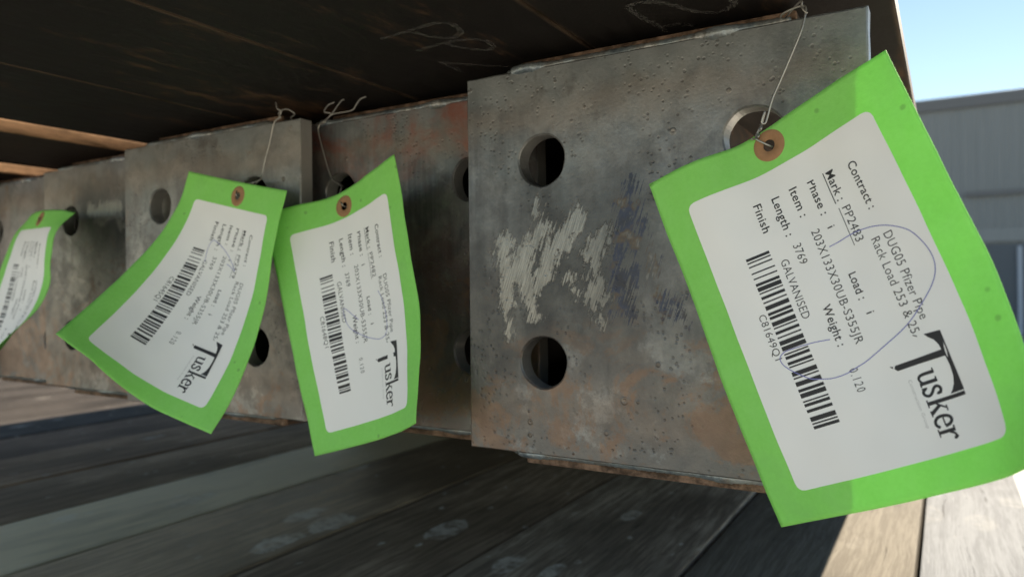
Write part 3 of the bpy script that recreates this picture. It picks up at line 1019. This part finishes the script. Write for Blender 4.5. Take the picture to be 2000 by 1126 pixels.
def hole_pts(sh, hx):
    a = Vector(sh.raw(hx, TW / 2))
    n_ = sh.at(hx, TW / 2, 1) - sh.at(hx, TW / 2, 0)
    n_ = n_.normalized()
    return a, n_


a, n_ = hole_pts(tA, 7.0)
e_ = Vector(tA.raw(.2, TW / 2))
wire('tie_wire', 'long galvanised wire from the plate corner down to tag PP2483', [
    [Vector((-62, 333, 90)), Vector((-60, 331, 106)), Vector((-58.5, 324, 110.5)), Vector((-57.5, 316, 111.5)), (1571, 12, 312), (1569, 45, 310), (1557, 80, 309), (1527, 151, 308), (1509, 192, 307), (1499, 228, 306.5), (1494, 241, 306),
     (1488, 239, 305.5), (1491, 225, 305.5), (1494, 219, 306), (1489, 240, 307), (1483, 252, 306), (1478, 262, 305.5), (1477, 271, 304), a + n_ * 1.2 + Vector((-2, 0, 1.2)), a + n_ * .3, a - n_ * 2.5],
    [(1486, 243, 306.5), (1487, 251, 305), (1481, 258, 306.5), (1482, 266, 305), (1475, 271, 305.5), (1467, 272, 304)],
    [Vector((-58.5, 323, 111.2)), (1563, 3, 311), (1566, 14, 309.5), (1572, 22, 309), (1577, 26, 309)],
], .42)
a, n_ = hole_pts(tB, 9.5)
wire('tie_wire', 'wire with three loose twisted ends above tag PP2482', [
    [(672, 194.5, 336), (665, 199, 337), (647, 224, 340), (633, 236, 341), (623, 247, 341), (623, 263, 341), (633, 302, 340), (643.7, 337.6, 339), (652.6, 353.6, 337), (664, 361, 333), (667, 366, 330), (663, 378, 327), (662, 389, 324),
     a + n_ * 1.2 + Vector((-1, 0, 1.5)), a + n_ * .2, a - n_ * 3],
    [(714.7, 189, 336), (704, 193.7, 336), (695, 206, 337), (686, 216, 338), (651, 223, 340), (640, 231, 340), (631, 238, 341.5)],
    [(652.6, 200, 337), (642, 205, 337), (636, 212, 338), (634, 219, 339), (646, 222, 341), (638, 233, 342), (626, 243, 342), Vector((-372, 345, 110)), Vector((-371, 352, 113)), Vector((-371, 361, 111))],
    [(652.6, 353.6, 337), (662, 356, 343), (668, 360, 352), (672, 366, 362)],
], .42)
a, n_ = hole_pts(tC, 9.0)
wire('tie_wire', 'wire bent over the pale plate corner, holding tag PP2479', [
    [(538.6, 200, 318), (542, 212, 318), (548.7, 217, 318.5), (547, 225.5, 319), (543.7, 232, 320), (535, 241, 320), (527, 278, 320), (518, 311.6, 319), (511.6, 342, 318), (506.5, 352, 316), (481, 360.5, 311), (466, 366, 308),
     a + n_ * 1.2 + Vector((0, 0, 1)), a + n_ * .2, a - n_ * 3],
    [(547, 216, 319), (562, 213.5, 321), (575.7, 223, 323), Vector((-362, 330, 110.5)), Vector((-362, 340, 108))],
    [(540, 233, 320), (548, 229, 318), (544, 222, 320), (550, 217, 318)],
    [(506.5, 352, 316), (502, 356, 322), (498, 360, 330), (495, 366, 345)],
], .42)
a, n_ = hole_pts(tD, 8.0)
wire('tie_wire', 'short wire behind the folded tag, through the hole near the shiny spot', [
    [a + n_ * 2, a + n_ * .3, a - n_ * 2, a - n_ * 4 + Vector((6, 2, 1)), Vector((-652, 344, 66)), Vector((-656, 352, 66)), Vector((-657, 366, 62))]], .42)

# ------------------------------------------------------------------ far shed across the yard
SY, EAVE = 24000., 5150.
root = empty('industrial_shed', Vector((4, SY / 1000, 0)), 'grey ribbed metal shed standing across the yard', 'shed')
ns = N('shed_cladding')
sx = ns.noise(1, 3, .6, ns.mapped((6, 1, .25)))
ns.set(color=ns.mix(sx, (.19, .215, .225), (.25, .275, .285)), rough=.55, metal=.2)
trim = plain('shed_trim', (.13, .14, .15), .6)
dark_ = plain('shed_door_panel', (.09, .11, .13), .6)
pale = plain('shed_pipe', (.36, .42, .50), .5)
V_, F_ = [], []
x = -14.
prof = []
while x < 16:
    prof += [(x, 0), (x + .10, 0), (x + .125, -.035), (x + .175, -.035)]
    x += .2
top = EAVE / 1000 + CAMZ
for x, y in prof:
    V_ += [(x, y, .0), (x, y, top)]
F_ = [[2 * i, 2 * i + 2, 2 * i + 3, 2 * i + 1] for i in range(len(prof) - 1)]
obj('cladding', V_, F_, ns.m, root)
v, f = box(-14, 16, .01, 12, .02, top - .05)
obj('shed_body', v, f, ns.m, root)
v, f = box(-14.1, 16.1, -.12, .3, top - .28, top + .06, .01)
obj('eave_gutter', v, f, trim, root)


def shed_pt(px, py):
    p = on_y(px, py, SY)
    return p.x / 1000 - 4, p.z / 1000 + CAMZ


x_a, z_a = shed_pt(1900, 380)
v, f = box(shed_pt(1885, 380)[0], 16, -.14, -.04, z_a - .07, z_a + .07, .005)
obj('wall_rail', v, f, trim, root)
x_b, z_b = shed_pt(1930, 460)
v, f = box(x_b - .7, 9, -.10, -.036, z_b - .18, z_b + .2, .005)
obj('door_head', v, f, ns.m, root)
v, f = box(shed_pt(1925, 480)[0], 8, -.08, -.037, .05, shed_pt(1930, 477)[1], .005)
obj('sliding_door', v, f, dark_, root)
xp = shed_pt(1991, 520)[0]
v, f = box(xp - .05, xp + .06, -.2, -.081, .05, shed_pt(1990, 480)[1], .01)
obj('downpipe', v, f, pale, root)
